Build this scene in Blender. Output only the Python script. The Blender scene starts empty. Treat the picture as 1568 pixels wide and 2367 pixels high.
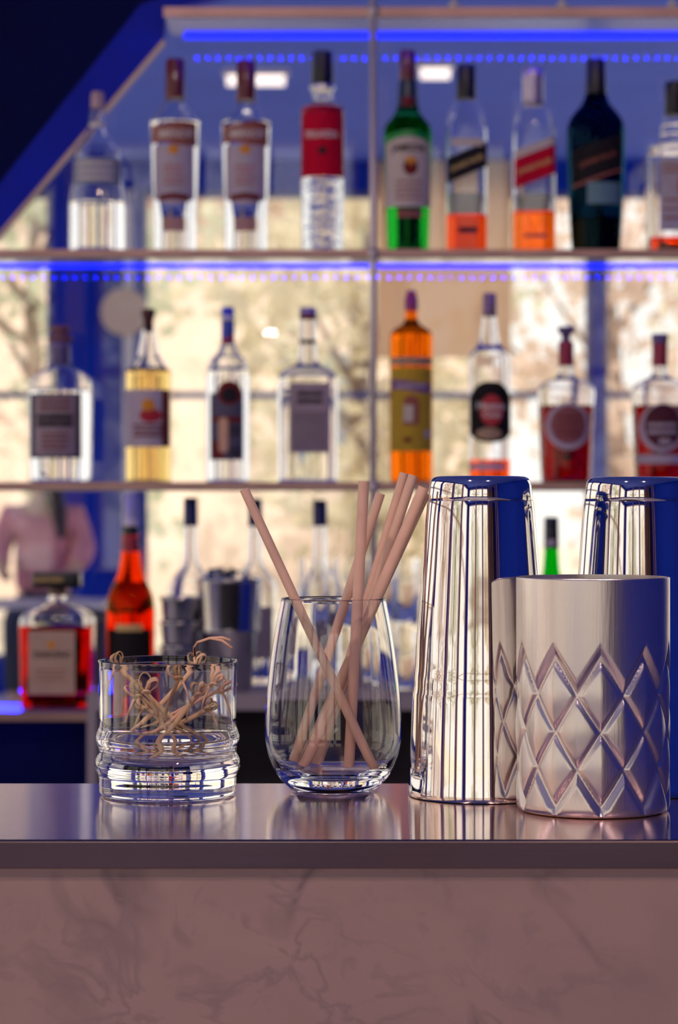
import bpy, bmesh, math, random
from mathutils import Vector, Matrix
random.seed(7)
SC = bpy.context.scene
COL = SC.collection
# ------------------------------------------------------------------ camera
F, HZ, CX, H = 5588.0, 1150.0, 784.0, 1.29      # focal length in px, horizon row, centre column, eye height
cam_d = bpy.data.cameras.new('camera'); cam = bpy.data.objects.new('camera', cam_d); COL.objects.link(cam)
cam.location = (0, 0, H); cam.rotation_euler = (math.pi / 2, 0, 0)
cam_d.sensor_fit = 'VERTICAL'; cam_d.sensor_height = 36; cam_d.lens = 85
cam_d.shift_y = -33.5 / 2367
cam_d.dof.use_dof = True; cam_d.dof.focus_distance = 1.48; cam_d.dof.aperture_fstop = 11
cam_d.clip_start = 0.05; cam_d.clip_end = 200
SC.camera = cam
# ------------------------------------------------------------------ world, sun, exposure
W = bpy.data.worlds.new('sky'); SC.world = W; W.use_nodes = True
bg = W.node_tree.nodes['Background']; bg.inputs[0].default_value = (1.0, 0.92, 0.85, 1); bg.inputs[1].default_value = 1.5
sun_d = bpy.data.lights.new('sun', 'SUN'); sun_d.energy = 3.2; sun_d.angle = 0.02; sun_d.color = (1, .9, .75)
sun = bpy.data.objects.new('sun', sun_d); COL.objects.link(sun)
sun.rotation_euler = (math.radians(42), math.radians(8), 0)     # travels down and away from the bar, onto the trees outside
SC.view_settings.view_transform = 'Standard'; SC.view_settings.look = 'None'
SC.view_settings.exposure = 0.0; SC.view_settings.gamma = 1.0; SC.view_settings.use_curve_mapping = False
cy = SC.cycles
cy.max_bounces = 18; cy.transmission_bounces = 18; cy.glossy_bounces = 8; cy.diffuse_bounces = 3; cy.transparent_max_bounces = 24
cy.use_adaptive_sampling = True; cy.adaptive_threshold = 0.04; cy.adaptive_min_samples = 12
cy.use_denoising = True
cy.sample_clamp_indirect = 6.0


def area(name, loc, rot, sx, sy, energy, color, portal=False):
    d = bpy.data.lights.new(name, 'AREA'); d.shape = 'RECTANGLE'; d.size = sx; d.size_y = sy; d.energy = energy; d.color = color
    if portal: d.cycles.is_portal = True
    o = bpy.data.objects.new(name, d); COL.objects.link(o); o.location = loc; o.rotation_euler = rot
    return o


# ------------------------------------------------------------------ helpers
def PX(px, Z): return (px - CX) * Z / F
def PZ(py, Z): return H - (py - HZ) * Z / F


_m = {}
def mat(name, col=(.5, .5, .5), rough=.5, metal=0.0, var=0.0, scale=30.0, bump=0.0, stretch=None, emit=0.0, ecol=None, spec=.5, trans=0.0, aniso=0.0, coat=0.0, sss=0.0):
    if name in _m: return _m[name]
    m = bpy.data.materials.new(name); m.use_nodes = True; _m[name] = m
    nt = m.node_tree; b = nt.nodes['Principled BSDF']
    b.inputs['Base Color'].default_value = (*col, 1); b.inputs['Roughness'].default_value = rough
    b.inputs['Metallic'].default_value = metal; b.inputs['Specular IOR Level'].default_value = spec
    if aniso: b.inputs['Anisotropic'].default_value = aniso
    if coat: b.inputs['Coat Weight'].default_value = coat
    if emit:
        b.inputs['Emission Color'].default_value = (*(ecol or col), 1); b.inputs['Emission Strength'].default_value = emit
    if var or bump:
        tc = nt.nodes.new('ShaderNodeTexCoord'); mp = nt.nodes.new('ShaderNodeMapping'); nz = nt.nodes.new('ShaderNodeTexNoise')
        nt.links.new(tc.outputs['Object'], mp.inputs[0]); nt.links.new(mp.outputs[0], nz.inputs['Vector'])
        if stretch: mp.inputs['Scale'].default_value = stretch
        nz.inputs['Scale'].default_value = scale; nz.inputs['Detail'].default_value = 5
        if var:
            rp = nt.nodes.new('ShaderNodeValToRGB')
            rp.color_ramp.elements[0].position = .3; rp.color_ramp.elements[1].position = .7
            rp.color_ramp.elements[0].color = (*[max(0, c * (1 - var)) for c in col], 1)
            rp.color_ramp.elements[1].color = (*[min(1, c * (1 + var)) for c in col], 1)
            nt.links.new(nz.outputs['Fac'], rp.inputs[0]); nt.links.new(rp.outputs[0], b.inputs['Base Color'])
        if bump:
            bp = nt.nodes.new('ShaderNodeBump'); bp.inputs['Strength'].default_value = bump; bp.inputs['Distance'].default_value = .002
            nt.links.new(nz.outputs['Fac'], bp.inputs['Height']); nt.links.new(bp.outputs[0], b.inputs['Normal'])
    return m


def glass(name, col=(1, 1, 1), ior=1.45, rough=0.0, bump=0.0, scale=200):
    if name in _m: return _m[name]
    m = bpy.data.materials.new(name); m.use_nodes = True; _m[name] = m
    nt = m.node_tree; nt.nodes.remove(nt.nodes['Principled BSDF']); out = nt.nodes['Material Output']
    g = nt.nodes.new('ShaderNodeBsdfGlass'); g.inputs['Color'].default_value = (*col, 1); g.inputs['IOR'].default_value = ior; g.inputs['Roughness'].default_value = rough
    nt.links.new(g.outputs[0], out.inputs['Surface'])
    if bump:
        nz = nt.nodes.new('ShaderNodeTexNoise'); nz.inputs['Scale'].default_value = scale; tc = nt.nodes.new('ShaderNodeTexCoord')
        nt.links.new(tc.outputs['Object'], nz.inputs['Vector'])
        bp = nt.nodes.new('ShaderNodeBump'); bp.inputs['Strength'].default_value = bump; bp.inputs['Distance'].default_value = .003
        nt.links.new(nz.outputs['Fac'], bp.inputs['Height']); nt.links.new(bp.outputs[0], g.inputs['Normal'])
    return m


def clear_tint(name, col):
    """a liquid inside the solid glass body: it only absorbs"""
    if name in _m: return _m[name]
    m = bpy.data.materials.new(name); m.use_nodes = True; _m[name] = m
    nt = m.node_tree; nt.nodes.remove(nt.nodes['Principled BSDF']); out = nt.nodes['Material Output']
    t = nt.nodes.new('ShaderNodeBsdfTransparent'); t.inputs[0].default_value = (*col, 1)
    nt.links.new(t.outputs[0], out.inputs['Surface'])
    return m


def pane_mat(name, col=(1, 1, 1), k=.06):
    if name in _m: return _m[name]
    m = bpy.data.materials.new(name); m.use_nodes = True; _m[name] = m
    nt = m.node_tree; nt.nodes.remove(nt.nodes['Principled BSDF']); out = nt.nodes['Material Output']
    t = nt.nodes.new('ShaderNodeBsdfTransparent'); t.inputs[0].default_value = (*col, 1)
    g = nt.nodes.new('ShaderNodeBsdfGlossy'); g.inputs['Roughness'].default_value = .01
    x = nt.nodes.new('ShaderNodeMixShader'); x.inputs[0].default_value = k
    nt.links.new(t.outputs[0], x.inputs[1]); nt.links.new(g.outputs[0], x.inputs[2]); nt.links.new(x.outputs[0], out.inputs['Surface'])
    return m


def mesh_obj(name, verts, faces, m, parent=None, smooth=False, loc=None):
    me = bpy.data.meshes.new(name); me.from_pydata([tuple(v) for v in verts], [], faces); me.update()
    if m: me.materials.append(m)
    if smooth: me.polygons.foreach_set('use_smooth', [True] * len(me.polygons))
    o = bpy.data.objects.new(name, me); COL.objects.link(o)
    if loc: o.location = loc
    if parent: o.parent = parent
    return o


def tag(o, label=None, cat=None, group=None, kind=None):
    if label: o['label'] = label
    if cat: o['category'] = cat
    if group: o['group'] = group
    if kind: o['kind'] = kind
    return o


def thing(name, label, cat, loc=(0, 0, 0), group=None, kind=None):
    o = bpy.data.objects.new(name, None); COL.objects.link(o); o.location = loc; o.empty_display_size = .02
    return tag(o, label, cat, group, kind)


class MB:
    def __init__(s): s.v = []; s.f = []
    def add(s, v, f):
        k = len(s.v); s.v += [tuple(p) for p in v]; s.f += [tuple(i + k for i in q) for q in f]; return s
    def box(s, x0, x1, y0, y1, z0, z1):
        v = [(x0, y0, z0), (x1, y0, z0), (x1, y1, z0), (x0, y1, z0), (x0, y0, z1), (x1, y0, z1), (x1, y1, z1), (x0, y1, z1)]
        return s.add(v, [(3, 2, 1, 0), (4, 5, 6, 7), (0, 1, 5, 4), (1, 2, 6, 5), (2, 3, 7, 6), (3, 0, 4, 7)])
    def prism(s, poly, y0, y1):
        """poly: (x, z) counter-clockwise seen from the camera"""
        n = len(poly)
        v = [(x, y0, z) for x, z in poly] + [(x, y1, z) for x, z in poly]
        f = [tuple(range(n)), tuple(range(2 * n - 1, n - 1, -1))] + [(i, i + n, (i + 1) % n + n, (i + 1) % n) for i in range(n)]
        return s.add(v, f)
    def lathe(s, prof, seg=48, flip=False, c=(0, 0, 0), sy=1.0, close=(True, True)):
        """prof: (r, z[, n]) bottom to top; n is the superellipse power (2 = round)"""
        v = []; f = []; L = len(prof)
        for p in prof:
            r, z = p[0], p[1]; n = p[2] if len(p) > 2 else 2.0
            for i in range(seg):
                a = 2 * math.pi * (i + .5) / seg; ca, sa = math.cos(a), math.sin(a)
                if n != 2.0:
                    ca = math.copysign(abs(ca) ** (2 / n), ca); sa = math.copysign(abs(sa) ** (2 / n), sa)
                v.append((c[0] + r * ca, c[1] + r * sa * sy, c[2] + z))
        for k in range(L - 1):
            for i in range(seg):
                j = (i + 1) % seg
                q = (k * seg + i, k * seg + j, (k + 1) * seg + j, (k + 1) * seg + i)
                f.append(q[::-1] if flip else q)
        if close[0]:
            v.append((c[0], c[1], c[2] + prof[0][1])); b = len(v) - 1
            for i in range(seg):
                q = (i, b, (i + 1) % seg); f.append(q[::-1] if flip else q)
        if close[1]:
            v.append((c[0], c[1], c[2] + prof[-1][1])); b = len(v) - 1; o = (L - 1) * seg
            for i in range(seg):
                q = (o + (i + 1) % seg, b, o + i); f.append(q[::-1] if flip else q)
        return s.add(v, f)
    def sweep(s, pts, w, t=None, seg=8, closed_ends=True, up=Vector((0, 1, 0)), taper=None):
        """elliptic tube (half sizes w, t) along a polyline"""
        t = t or w; pts = [Vector(p) for p in pts]; n = len(pts); v = []; f = []; nrm = None
        for i, p in enumerate(pts):
            d = (pts[min(i + 1, n - 1)] - pts[max(i - 1, 0)]).normalized()
            if nrm is None:
                nrm = up - d * up.dot(d)
                if nrm.length < 1e-4: nrm = Vector((1, 0, 0)) - d * d.x
            else: nrm = nrm - d * nrm.dot(d)
            nrm.normalize(); bi = d.cross(nrm); k = taper(i / (n - 1)) if taper else 1.0
            for j in range(seg):
                a = 2 * math.pi * j / seg
                v.append(p + bi * (math.cos(a) * w * k) + nrm * (math.sin(a) * t * k))
        for i in range(n - 1):
            for j in range(seg):
                q = (j + 1) % seg
                f.append((i * seg + j, i * seg + q, (i + 1) * seg + q, (i + 1) * seg + j))
        if closed_ends:
            f.append(tuple(range(seg - 1, -1, -1))); f.append(tuple((n - 1) * seg + j for j in range(seg)))
        return s.add(v, f)
    def build(s, name, m, parent=None, smooth=False, loc=None):
        return mesh_obj(name, s.v, s.f, m, parent, smooth, loc)


def pchip(xs, ys):
    n = len(xs); h = [xs[i + 1] - xs[i] for i in range(n - 1)]; d = [(ys[i + 1] - ys[i]) / h[i] for i in range(n - 1)]
    m = [d[0]] + [0.0] * (n - 2) + [d[-1]]
    for i in range(1, n - 1):
        if d[i - 1] * d[i] > 0: m[i] = 2 * d[i - 1] * d[i] / (d[i - 1] + d[i])
    def ev(x):
        if x <= xs[0]: return ys[0]
        if x >= xs[-1]: return ys[-1]
        k = 0
        while k < n - 2 and x > xs[k + 1]: k += 1
        t = (x - xs[k]) / h[k]; t2 = t * t; t3 = t2 * t
        return (2 * t3 - 3 * t2 + 1) * ys[k] + (t3 - 2 * t2 + t) * h[k] * m[k] + (-2 * t3 + 3 * t2) * ys[k + 1] + (t3 - t2) * h[k] * m[k + 1]
    return ev


def smooth_by_angle(o, deg=35):
    o.data.polygons.foreach_set('use_smooth', [True] * len(o.data.polygons))
    o.data.set_sharp_from_angle(angle=math.radians(deg))
    return o


_txt = {}
def text_tris(s, bold=False):
    if s in _txt: return _txt[s]
    c = bpy.data.curves.new('lettering', 'FONT'); c.body = s; c.size = 1.0; c.align_x = 'CENTER'; c.align_y = 'CENTER'; c.resolution_u = 2
    if bold: c.offset = .02
    o = bpy.data.objects.new('lettering', c); COL.objects.link(o)
    bpy.context.view_layer.update()
    me = bpy.data.meshes.new_from_object(o.evaluated_get(bpy.context.evaluated_depsgraph_get()))
    v = [(p.co.x, p.co.y) for p in me.vertices]; f = [tuple(p.vertices) for p in me.polygons]
    bpy.data.objects.remove(o); bpy.data.curves.remove(c); bpy.data.meshes.remove(me)
    w = max(p[0] for p in v) - min(p[0] for p in v)
    _txt[s] = (v, f, w); return _txt[s]


# ------------------------------------------------------------------ materials
STEEL = mat('polished_steel', (.80, .765, .74), .05, 1.0, bump=.012, scale=9, stretch=(1, 1, 4))
STEEL_D = mat('worn_steel', (.62, .61, .62), .16, 1.0, var=.1, scale=20)
BRUSH = mat('brushed_steel', (.74, .67, .65), .30, 1.0, bump=.07, scale=55, stretch=(14, 14, .5), aniso=.4)
COUNTER = mat('brushed_counter_steel', (.90, .67, .60), .13, 1.0, var=.06, scale=42, stretch=(.25, 22, 22), aniso=.9)
_c = COUNTER.node_tree; _v = _c.nodes.new('ShaderNodeCombineXYZ'); _v.inputs[1].default_value = 1.0; _c.links.new(_v.outputs[0], _c.nodes['Principled BSDF'].inputs['Tangent'])
EDGE = mat('shaded_edge_steel', (.24, .165, .17), .16, 1.0, var=.06, scale=30, stretch=(.3, 20, 20))  # counter steel darkened: the edge's weaker light is put into the colour
COPPER = mat('copper_trim', (.50, .31, .28), .4, .7, var=.15, scale=12)
NAVY = mat('navy_panel_paint', (.001, .004, .07), .7, var=.2, scale=6, spec=.1)
BEAM_LIT = mat('led_washed_beam_blue', (.002, .015, .50), .5, var=.15, scale=9, spec=.15)  # brighter blue: the diodes' wash on the beam is put into the colour
BLUEWALL = mat('blue_wall_paint', (.002, .035, .52), .6, var=.12, scale=4, spec=.15)
CEIL = mat('lavender_ceiling_paint', (.09, .17, .82), .8, var=.05, scale=3)
FRAME = mat('blue_grey_window_frame', (.10, .13, .38), .5)
GREYP = mat('grey_cabinet_laminate', (.42, .37, .42), .5, var=.05, scale=14)
DARK = mat('dark_interior', (.03, .022, .026), .6, var=.3, scale=14)
BLACK = mat('black_plastic', (.008, .009, .014), .3)
WHITE = mat('white_plastic', (.8, .76, .72), .4)
GOLD = mat('gold_print', (.85, .58, .22), .5)
CLEAR = glass('clear_bottle_glass', (.98, .985, 1.0), 1.42)
FINE = glass('drinking_glass', (1, 1, 1), 1.5)
SHELFG = glass('shelf_glass', (.93, .96, 1.0), 1.5)
BACKG = pane_mat('backing_glass', (.98, .99, 1.0), .05)
LEDB = mat('blue_diode_glow', (0, .02, 1), .5, emit=150.0, ecol=(.0015, .006, 1)); LEDD = mat('dim_diode_glow', (0, .02, 1), .5, emit=40.0, ecol=(.0015, .006, 1))
LEDL = mat('blue_strip_glow', (0, .02, 1), .5, emit=2.2, ecol=(.004, .012, 1))

# ================================================================== SETTING: one long room, the bar stands across it
XL, XR, YB, YF, ZC = -3.6, 3.4, -5.0, 15.86, 3.5
tag(MB().box(XL - .3, XR + .3, YB - .3, YF + .3, -.08, 0).build('floor', mat('pale_tile_floor', (.60, .54, .56), .22, var=.1, scale=2)), kind='structure')
tag(MB().box(XL - .3, XR + .3, YB - .3, YF + .3, ZC, ZC + .2).build('ceiling', CEIL), kind='structure')
PANE = pane_mat('window_pane', (.97, .98, .97), .05)
WN = [0]
WOOD = mat('warm_wood_post', (.8, .42, .24), .4, var=.1, scale=8)


def window(axis, a, b, z0, z1, at, zm, face, fm=None):
    """face: +1 when the room lies on the positive side"""
    WN[0] += 1
    w = thing('window_%d' % WN[0], None, None, kind='structure')
    def bx(m, u0, u1, d0, d1, q0, q1):
        return m.box(u0, u1, at + d0, at + d1, q0, q1) if axis == 'x' else m.box(at + d0, at + d1, u0, u1, q0, q1)
    t = .035
    f = MB()
    bx(f, a, a + t, -.05, .05, z0, z1); bx(f, b - t, b, -.05, .05, z0, z1); bx(f, a + t, b - t, -.05, .05, z0, z0 + t); bx(f, a + t, b - t, -.05, .05, z1 - t, z1)
    f.build('window_frame', fm or FRAME, w)
    m = MB(); bx(m, a + t, b - t, -.04, .04, zm - .022, zm + .022); m.build('mullion', fm or FRAME, w)
    m = MB(); bx(m, a + t, b - t, -.003, .003, z0 + t, zm - .022); m.build('pane', PANE, w)
    m = MB(); bx(m, a + t, b - t, -.003, .003, zm + .022, z1 - t); m.build('pane', PANE, w)
    c = (a + b) / 2; zc = (z0 + z1) / 2; p = at + face * .09
    if axis == 'x': area('window_portal', (c, p, zc), (math.radians(-90 if face < 0 else 90), 0, 0), b - a, z1 - z0, 1, (1, 1, 1), True)
    else: area('window_portal', (p, c, zc), (0, math.radians(-90 * face), 0), z1 - z0, b - a, 1, (1, 1, 1), True)


def wall(name, axis, at0, at1, u0, u1, wins, z0, z1, m):
    b = MB()
    def bx(a, c, q0, q1): b.box(a, c, at0, at1, q0, q1) if axis == 'x' else b.box(at0, at1, a, c, q0, q1)
    bx(u0, u1, 0, z0); bx(u0, u1, z1, ZC)
    ed = [u0] + [e for w in wins for e in w] + [u1]
    for i in range(0, len(ed), 2):
        if ed[i + 1] - ed[i] > .001: bx(ed[i], ed[i + 1], z0, z1)
    tag(b.build(name, m), kind='structure')


FWIN = [(XL, -1.89), (-1.30, 1.665), (1.735, XR)]
wall('wall_back', 'x', YF, YF + .25, XL, XR, FWIN, .22, 3.30, BLUEWALL)
for a, b in FWIN: window('x', a, b, .22, 3.30, YF + .1, 1.965, -1)
BWIN = [(-3.3, -1.5), (-1.3, .1), (.35, 1.5)]
wall('wall_front', 'x', YB - .25, YB, XL, XR, BWIN, .5, 3.20, BLUEWALL)
for a, b in BWIN: window('x', a, b, .5, 3.20, YB - .1, 1.965, 1, WOOD)
LW = [(-4.6, -2.6), (-2.3, -.3), (.1, 2.2), (2.6, 5.0), (5.5, 9.5), (10, 14.5)]
wall('wall_left', 'y', XL - .25, XL, YB, YF, LW, .5, 3.2, BLUEWALL)
for a, b in LW: window('y', a, b, .5, 3.2, XL - .1, 1.965, 1, WOOD if b < 6 else FRAME)
RW = [(6.0, 14.5)]
wall('wall_right', 'y', XR, XR + .25, YB, YF, RW, .5, 3.2, BLUEWALL)
for a, b in RW: window('y', a, b, .5, 3.2, XR + .1, 1.965, -1)
# warm wooden posts behind the camera
for i, (x, y) in enumerate(((1.75, -4.9), (2.15, -4.9), (2.6, -4.9), (3.34, -4.2), (3.34, -3.4), (-1.4, -4.93), (.225, -4.93), (XL + .07, -2.45), (XL + .07, -.1))):
    tag(MB().box(x - .05, x + .05, y - .05, y + .05, 0, ZC).build('trim_%d' % (i + 1), mat('warm_wood_post', (.8, .42, .24), .4, var=.1, scale=8)), kind='structure')
tag(MB().box(1.62, 3.3, YB + .01, YB + .03, .3, 3.0).build('trim_10', mat('dark_plum_panel', (.05, .03, .05), .5)), kind='structure')
tag(MB().box(-1.41, -1.345, YF - .06, YF, .05, 3.30).build('trim_11', mat('pale_lavender_jamb', (.80, .78, .86), .5)), kind='structure')
# roller blind, round sign, ceiling tubes
tag(MB().box(.25, 1.12, YF - .135, YF - .12, 2.2, 3.48).build('roller_blind', mat('peach_blind_cloth', (.85, .64, .50), .9)), 'plain peach roller blind lowered over the far window', 'blind')
_b = _m['peach_blind_cloth'].node_tree; _t = _b.nodes.new('ShaderNodeBsdfTranslucent'); _t.inputs[0].default_value = (.95, .78, .62, 1)
_x = _b.nodes.new('ShaderNodeMixShader'); _x.inputs[0].default_value = .7
_b.links.new(_b.nodes['Principled BSDF'].outputs[0], _x.inputs[1]); _b.links.new(_t.outputs[0], _x.inputs[2]); _b.links.new(_x.outputs[0], _b.nodes['Material Output'].inputs['Surface'])
ws = thing('round_sign', 'plain beige round sign beside the blue column between the windows', 'sign', (-1.4, YF - .08, 2.5))
o = MB().lathe([(.15, 0), (.155, .01), (.155, .04), (.15, .05)], 40).build('disc', mat('beige_disc', (.80, .58, .48), .6), ws); o.rotation_euler = (math.radians(90), 0, 0)
o = MB().lathe([(.03, .0), (.03, .08)], 16).build('wall_plate', FRAME, ws); o.rotation_euler = (math.radians(-90), 0, 0)
LAMPW = mat('lamp_tube_glow', (1, .9, .8), .5, emit=1.5, ecol=(1, .84, .76))
for i, (x, y, L, nm) in enumerate([(-.43, 12.5, .30, 'left of the red labelled bottle'), (.49, 12.3, .15, 'right of the green bottle')]):
    t = thing('ceiling_lamp', 'short white tube lamp on the ceiling, %s' % nm, 'lamp', (x, y, ZC), 'tube lamps on the ceiling')
    MB().box(-L / 2 - .02, L / 2 + .02, -.03, .03, -.03, 0).build('housing', WHITE, t)
    MB().sweep([(-L / 2, 0, -.055), (0, 0, -.055), (L / 2, 0, -.055)], .028, seg=12).build('tube', LAMPW, t, True)
FILLD = mat('fill_lamp_glow', (1, .9, .8), .5, emit=4, ecol=(1, .8, .7)); FILLD.cycles.emission_sampling = 'NONE'
for i, (x, y) in enumerate(((-.9, .1), (.7, -.3))):  # out-of-view ceiling lamps, added to light the counter and what stands on it
    t = thing('fill_downlight', 'unseen fill lamp added in the ceiling near the bar, %s' % ['behind the camera at left', 'behind the camera at right', 'above the bar aisle'][i], 'lamp', (x, y, ZC), 'added fill lamps near the bar')
    MB().lathe([(.09, -.02), (.10, -.015), (.10, 0)], 28).build('rim', WHITE, t, True)
    MB().lathe([(.075, -.024), (.08, -.02)], 28).build('diffuser', FILLD, t)
    area('fill_light', (x, y, ZC - .04), (0, 0, 0), .14, .14, 26, (1, .70, .60))

# ------------------------------------------------------------------ outside: ground, house, trees
tag(MB().box(-40, 40, YF + .3, 70, -.3, -.1).box(-40, XL - .3, -20, YF + .3, -.3, -.1).box(XR + .3, 40, -20, YF + .3, -.3, -.1).box(XL - .3, XR + .3, -30, YB - .3, -.3, -.1).build('ground_outside', mat('pale_gravel', (.72, .64, .52), .9, var=.2, scale=.8)), kind='structure')
hs = thing('house', 'pale cream house behind the trees', 'building', (-7, 34, -.1))
MB().box(-4, 9, 0, 3, 0, 5.5).build('wall', mat('cream_render', (.85, .68, .58), .9, var=.1, scale=1), hs)
MB().prism([(-4.5, 5.5), (9.5, 5.5), (9.5, 5.8), (2.5, 8.5), (-4.5, 5.8)], -.4, 3.4).build('roof', mat('roof_clay', (.5, .3, .24), .9), hs)
for k in range(4): MB().box(-2.8 + k * 3, -1.6 + k * 3, -.04, .02, 1.6, 3.4).build('window', mat('house_glass', (.2, .24, .3), .1), hs)


def leafm(n, c):
    if n in _m: return _m[n]
    m = mat(n, c, .8, var=.25, scale=2, spec=.1)
    nt = m.node_tree; t = nt.nodes.new('ShaderNodeBsdfTranslucent'); t.inputs[0].default_value = (*c, 1)
    x = nt.nodes.new('ShaderNodeMixShader'); x.inputs[0].default_value = .5
    nt.links.new(nt.nodes['Principled BSDF'].outputs[0], x.inputs[1]); nt.links.new(t.outputs[0], x.inputs[2]); nt.links.new(x.outputs[0], nt.nodes['Material Output'].inputs['Surface'])
    return m


TREES = [(-6.8, 20, 5.2, 1.5, 0), (-2.9, 23, 6.0, 1.5, 1), (.2, 19.4, 4.6, 1.1, 0), (2.6, 23, 6.2, 1.6, 2), (5.6, 21, 5.4, 1.5, 1),
         (-5.4, 28, 7, 2.0, 2), (0.2, 30, 7.5, 2.0, 1), (5.6, 28.5, 7, 2.0, 0), (-7.0, -3.6, 5, 1.6, 1), (-7, 0.6, 5.2, 1.7, 2), (-2.4, -8.6, 5.2, 1.4, 1), (2.6, -10.5, 5, 1.4, 0)]
TW = ['at far left beyond the far windows', 'near the blue column beyond the far windows', 'nearest in the middle beyond the far windows', 'right of centre beyond the far windows', 'at far right beyond the far windows',
      'tall and distant at left', 'tall and distant in the centre', 'tall and distant at right', 'outside the left wall behind the camera', 'outside the left wall beside the camera', 'outside behind the camera at left', 'outside behind the camera at right']
TN = ['yellow leaved', 'pale green leaved', 'pinkish brown leaved']
for i, (x, y, h, r, k) in enumerate(TREES):
    t = thing('tree', '%s tree %s' % (TN[k], TW[i]), 'tree', (x, y, -.1), 'trees outside the windows')
    b = MB(); b.sweep([(0, 0, 0), (.06, .03, h * .3), (-.04, 0, h * .55), (.05, 0, h * .8)], .13, seg=8, taper=lambda q: 1 - .75 * q)
    for q in range(6):
        a = q * 1.05 + i; z0 = h * (.35 + .06 * q)
        b.sweep([(0, 0, z0), (math.cos(a) * r * .4, math.sin(a) * r * .4, z0 + .4), (math.cos(a) * r * .8, math.sin(a) * r * .8, z0 + .9)], .05, seg=6, taper=lambda q: 1 - .8 * q)
    b.build('trunk', mat('bark', (.3, .22, .18), .9, var=.3, scale=8), t, True)
    rnd = random.Random(i); v = []; f = []
    for c in range(30):
        u = rnd.uniform(-1, 1); a = rnd.uniform(0, 6.28); q = rnd.random() ** .4
        cx_, cy_, cz_ = r * q * math.sqrt(1 - u * u) * math.cos(a), r * q * math.sqrt(1 - u * u) * math.sin(a), h * .55 + h * .42 * q * u
        for l in range(46):
            p = Vector((cx_ + rnd.gauss(0, .28), cy_ + rnd.gauss(0, .28), cz_ + rnd.gauss(0, .24)))
            e = Vector((rnd.gauss(0, 1), rnd.gauss(0, 1), rnd.gauss(0, 1))).normalized() * rnd.uniform(.06, .13)
            g = e.cross(Vector((rnd.gauss(0, 1), rnd.gauss(0, 1), rnd.gauss(0, 1))).normalized())
            n0 = len(v); v += [p - e, p + g, p + e, p - g]; f.append((n0, n0 + 1, n0 + 2, n0 + 3))
    fo = mesh_obj('foliage', v, f, leafm('leaf%d' % k, [(.80, .72, .53), (.66, .68, .53), (.80, .66, .58)][k]), t); fo['kind'] = 'stuff'

# ------------------------------------------------------------------ a seated person at a table in the far part of the room
def skin_mesh(name, pts, edges, rad, m, parent, sub=2):
    me = bpy.data.meshes.new(name); me.from_pydata(pts, edges, []); o = bpy.data.objects.new(name, me); COL.objects.link(o)
    md = o.modifiers.new('skin', 'SKIN'); md.use_smooth_shade = True
    for i, sv in enumerate(me.skin_vertices[0].data):
        r = rad[i]; sv.radius = r if isinstance(r, tuple) else (r, r)
    me.skin_vertices[0].data[0].use_root = True
    o.modifiers.new('sub', 'SUBSURF').levels = sub
    o.modifiers['sub'].render_levels = sub
    bpy.context.view_layer.update()
    nm = bpy.data.meshes.new_from_object(o.evaluated_get(bpy.context.evaluated_depsgraph_get()))
    nm.polygons.foreach_set('use_smooth', [True] * len(nm.polygons))
    o.modifiers.clear(); o.data = nm; nm.materials.clear(); nm.materials.append(m)
    if parent: o.parent = parent
    return o


pr = thing('person', 'seated person in a loose pink shirt with long dark hair', 'person', (-1.72, 14.06, 0)); pr.rotation_euler = (0, 0, math.pi)
SKIN = mat('skin', (.62, .38, .29), .5, var=.05, scale=10)
bp = [(0, 0, .62), (0, 0, .80), (0, .02, 1.02), (0, .02, 1.20), (0, .03, 1.31), (0, .05, 1.42), (0, .06, 1.53),
      (-.17, .02, 1.19), (-.24, .06, .98), (-.20, .26, .86), (-.16, .34, .83), (.17, .02, 1.19), (.24, .06, .98), (.20, .26, .86), (.16, .34, .83),
      (-.10, .02, .62), (-.11, .42, .60), (-.11, .44, .16), (-.11, .56, .05), (.10, .02, .62), (.11, .42, .60), (.11, .44, .16), (.11, .56, .05)]
be = [(0, 1), (1, 2), (2, 3), (3, 4), (4, 5), (5, 6), (3, 7), (7, 8), (8, 9), (9, 10), (3, 11), (11, 12), (12, 13), (13, 14), (0, 15), (15, 16), (16, 17), (17, 18), (0, 19), (19, 20), (20, 21), (21, 22)]
br = [(.15, .11), (.13, .10), (.15, .10), (.12, .08), .05, .08, .075, .06, .045, .035, .03, .06, .045, .035, .03, .085, .06, .045, .035, .085, .06, .045, .035]
skin_mesh('body', bp, be, br, SKIN, pr)
skin_mesh('shirt', [(0, 0, .70), (0, 0, .85), (0, .02, 1.03), (0, .02, 1.22), (-.18, .02, 1.19), (-.25, .06, .98), (-.21, .2, .89), (.18, .02, 1.19), (.25, .06, .98), (.21, .2, .89)],
          [(0, 1), (1, 2), (2, 3), (3, 4), (4, 5), (5, 6), (3, 7), (7, 8), (8, 9)], [(.19, .15), (.18, .14), (.18, .13), (.13, .1), .085, .07, .055, .085, .07, .055], mat('pink_shirt', (.74, .30, .38), .8, var=.2, scale=9), pr)
skin_mesh('trousers', [(0, 0, .60), (-.10, .02, .62), (-.11, .43, .60), (-.11, .45, .18), (.10, .02, .62), (.11, .43, .60), (.11, .45, .18)],
          [(0, 1), (1, 2), (2, 3), (0, 4), (4, 5), (5, 6)], [(.17, .13), .10, .075, .06, .10, .075, .06], mat('dark_denim', (.05, .06, .12), .8), pr)
skin_mesh('hair', [(0, .02, 1.57), (0, -.04, 1.50), (-.04, .02, 1.36), (-.10, .10, 1.20), (-.13, .14, 1.05)], [(0, 1), (1, 2), (2, 3), (3, 4)], [.085, .10, .075, .05, .025], mat('dark_hair', (.02, .012, .012), .5), pr)
st = thing('bar_stool', 'round stool under the seated person', 'stool', (-1.72, 14.06, 0))
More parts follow.
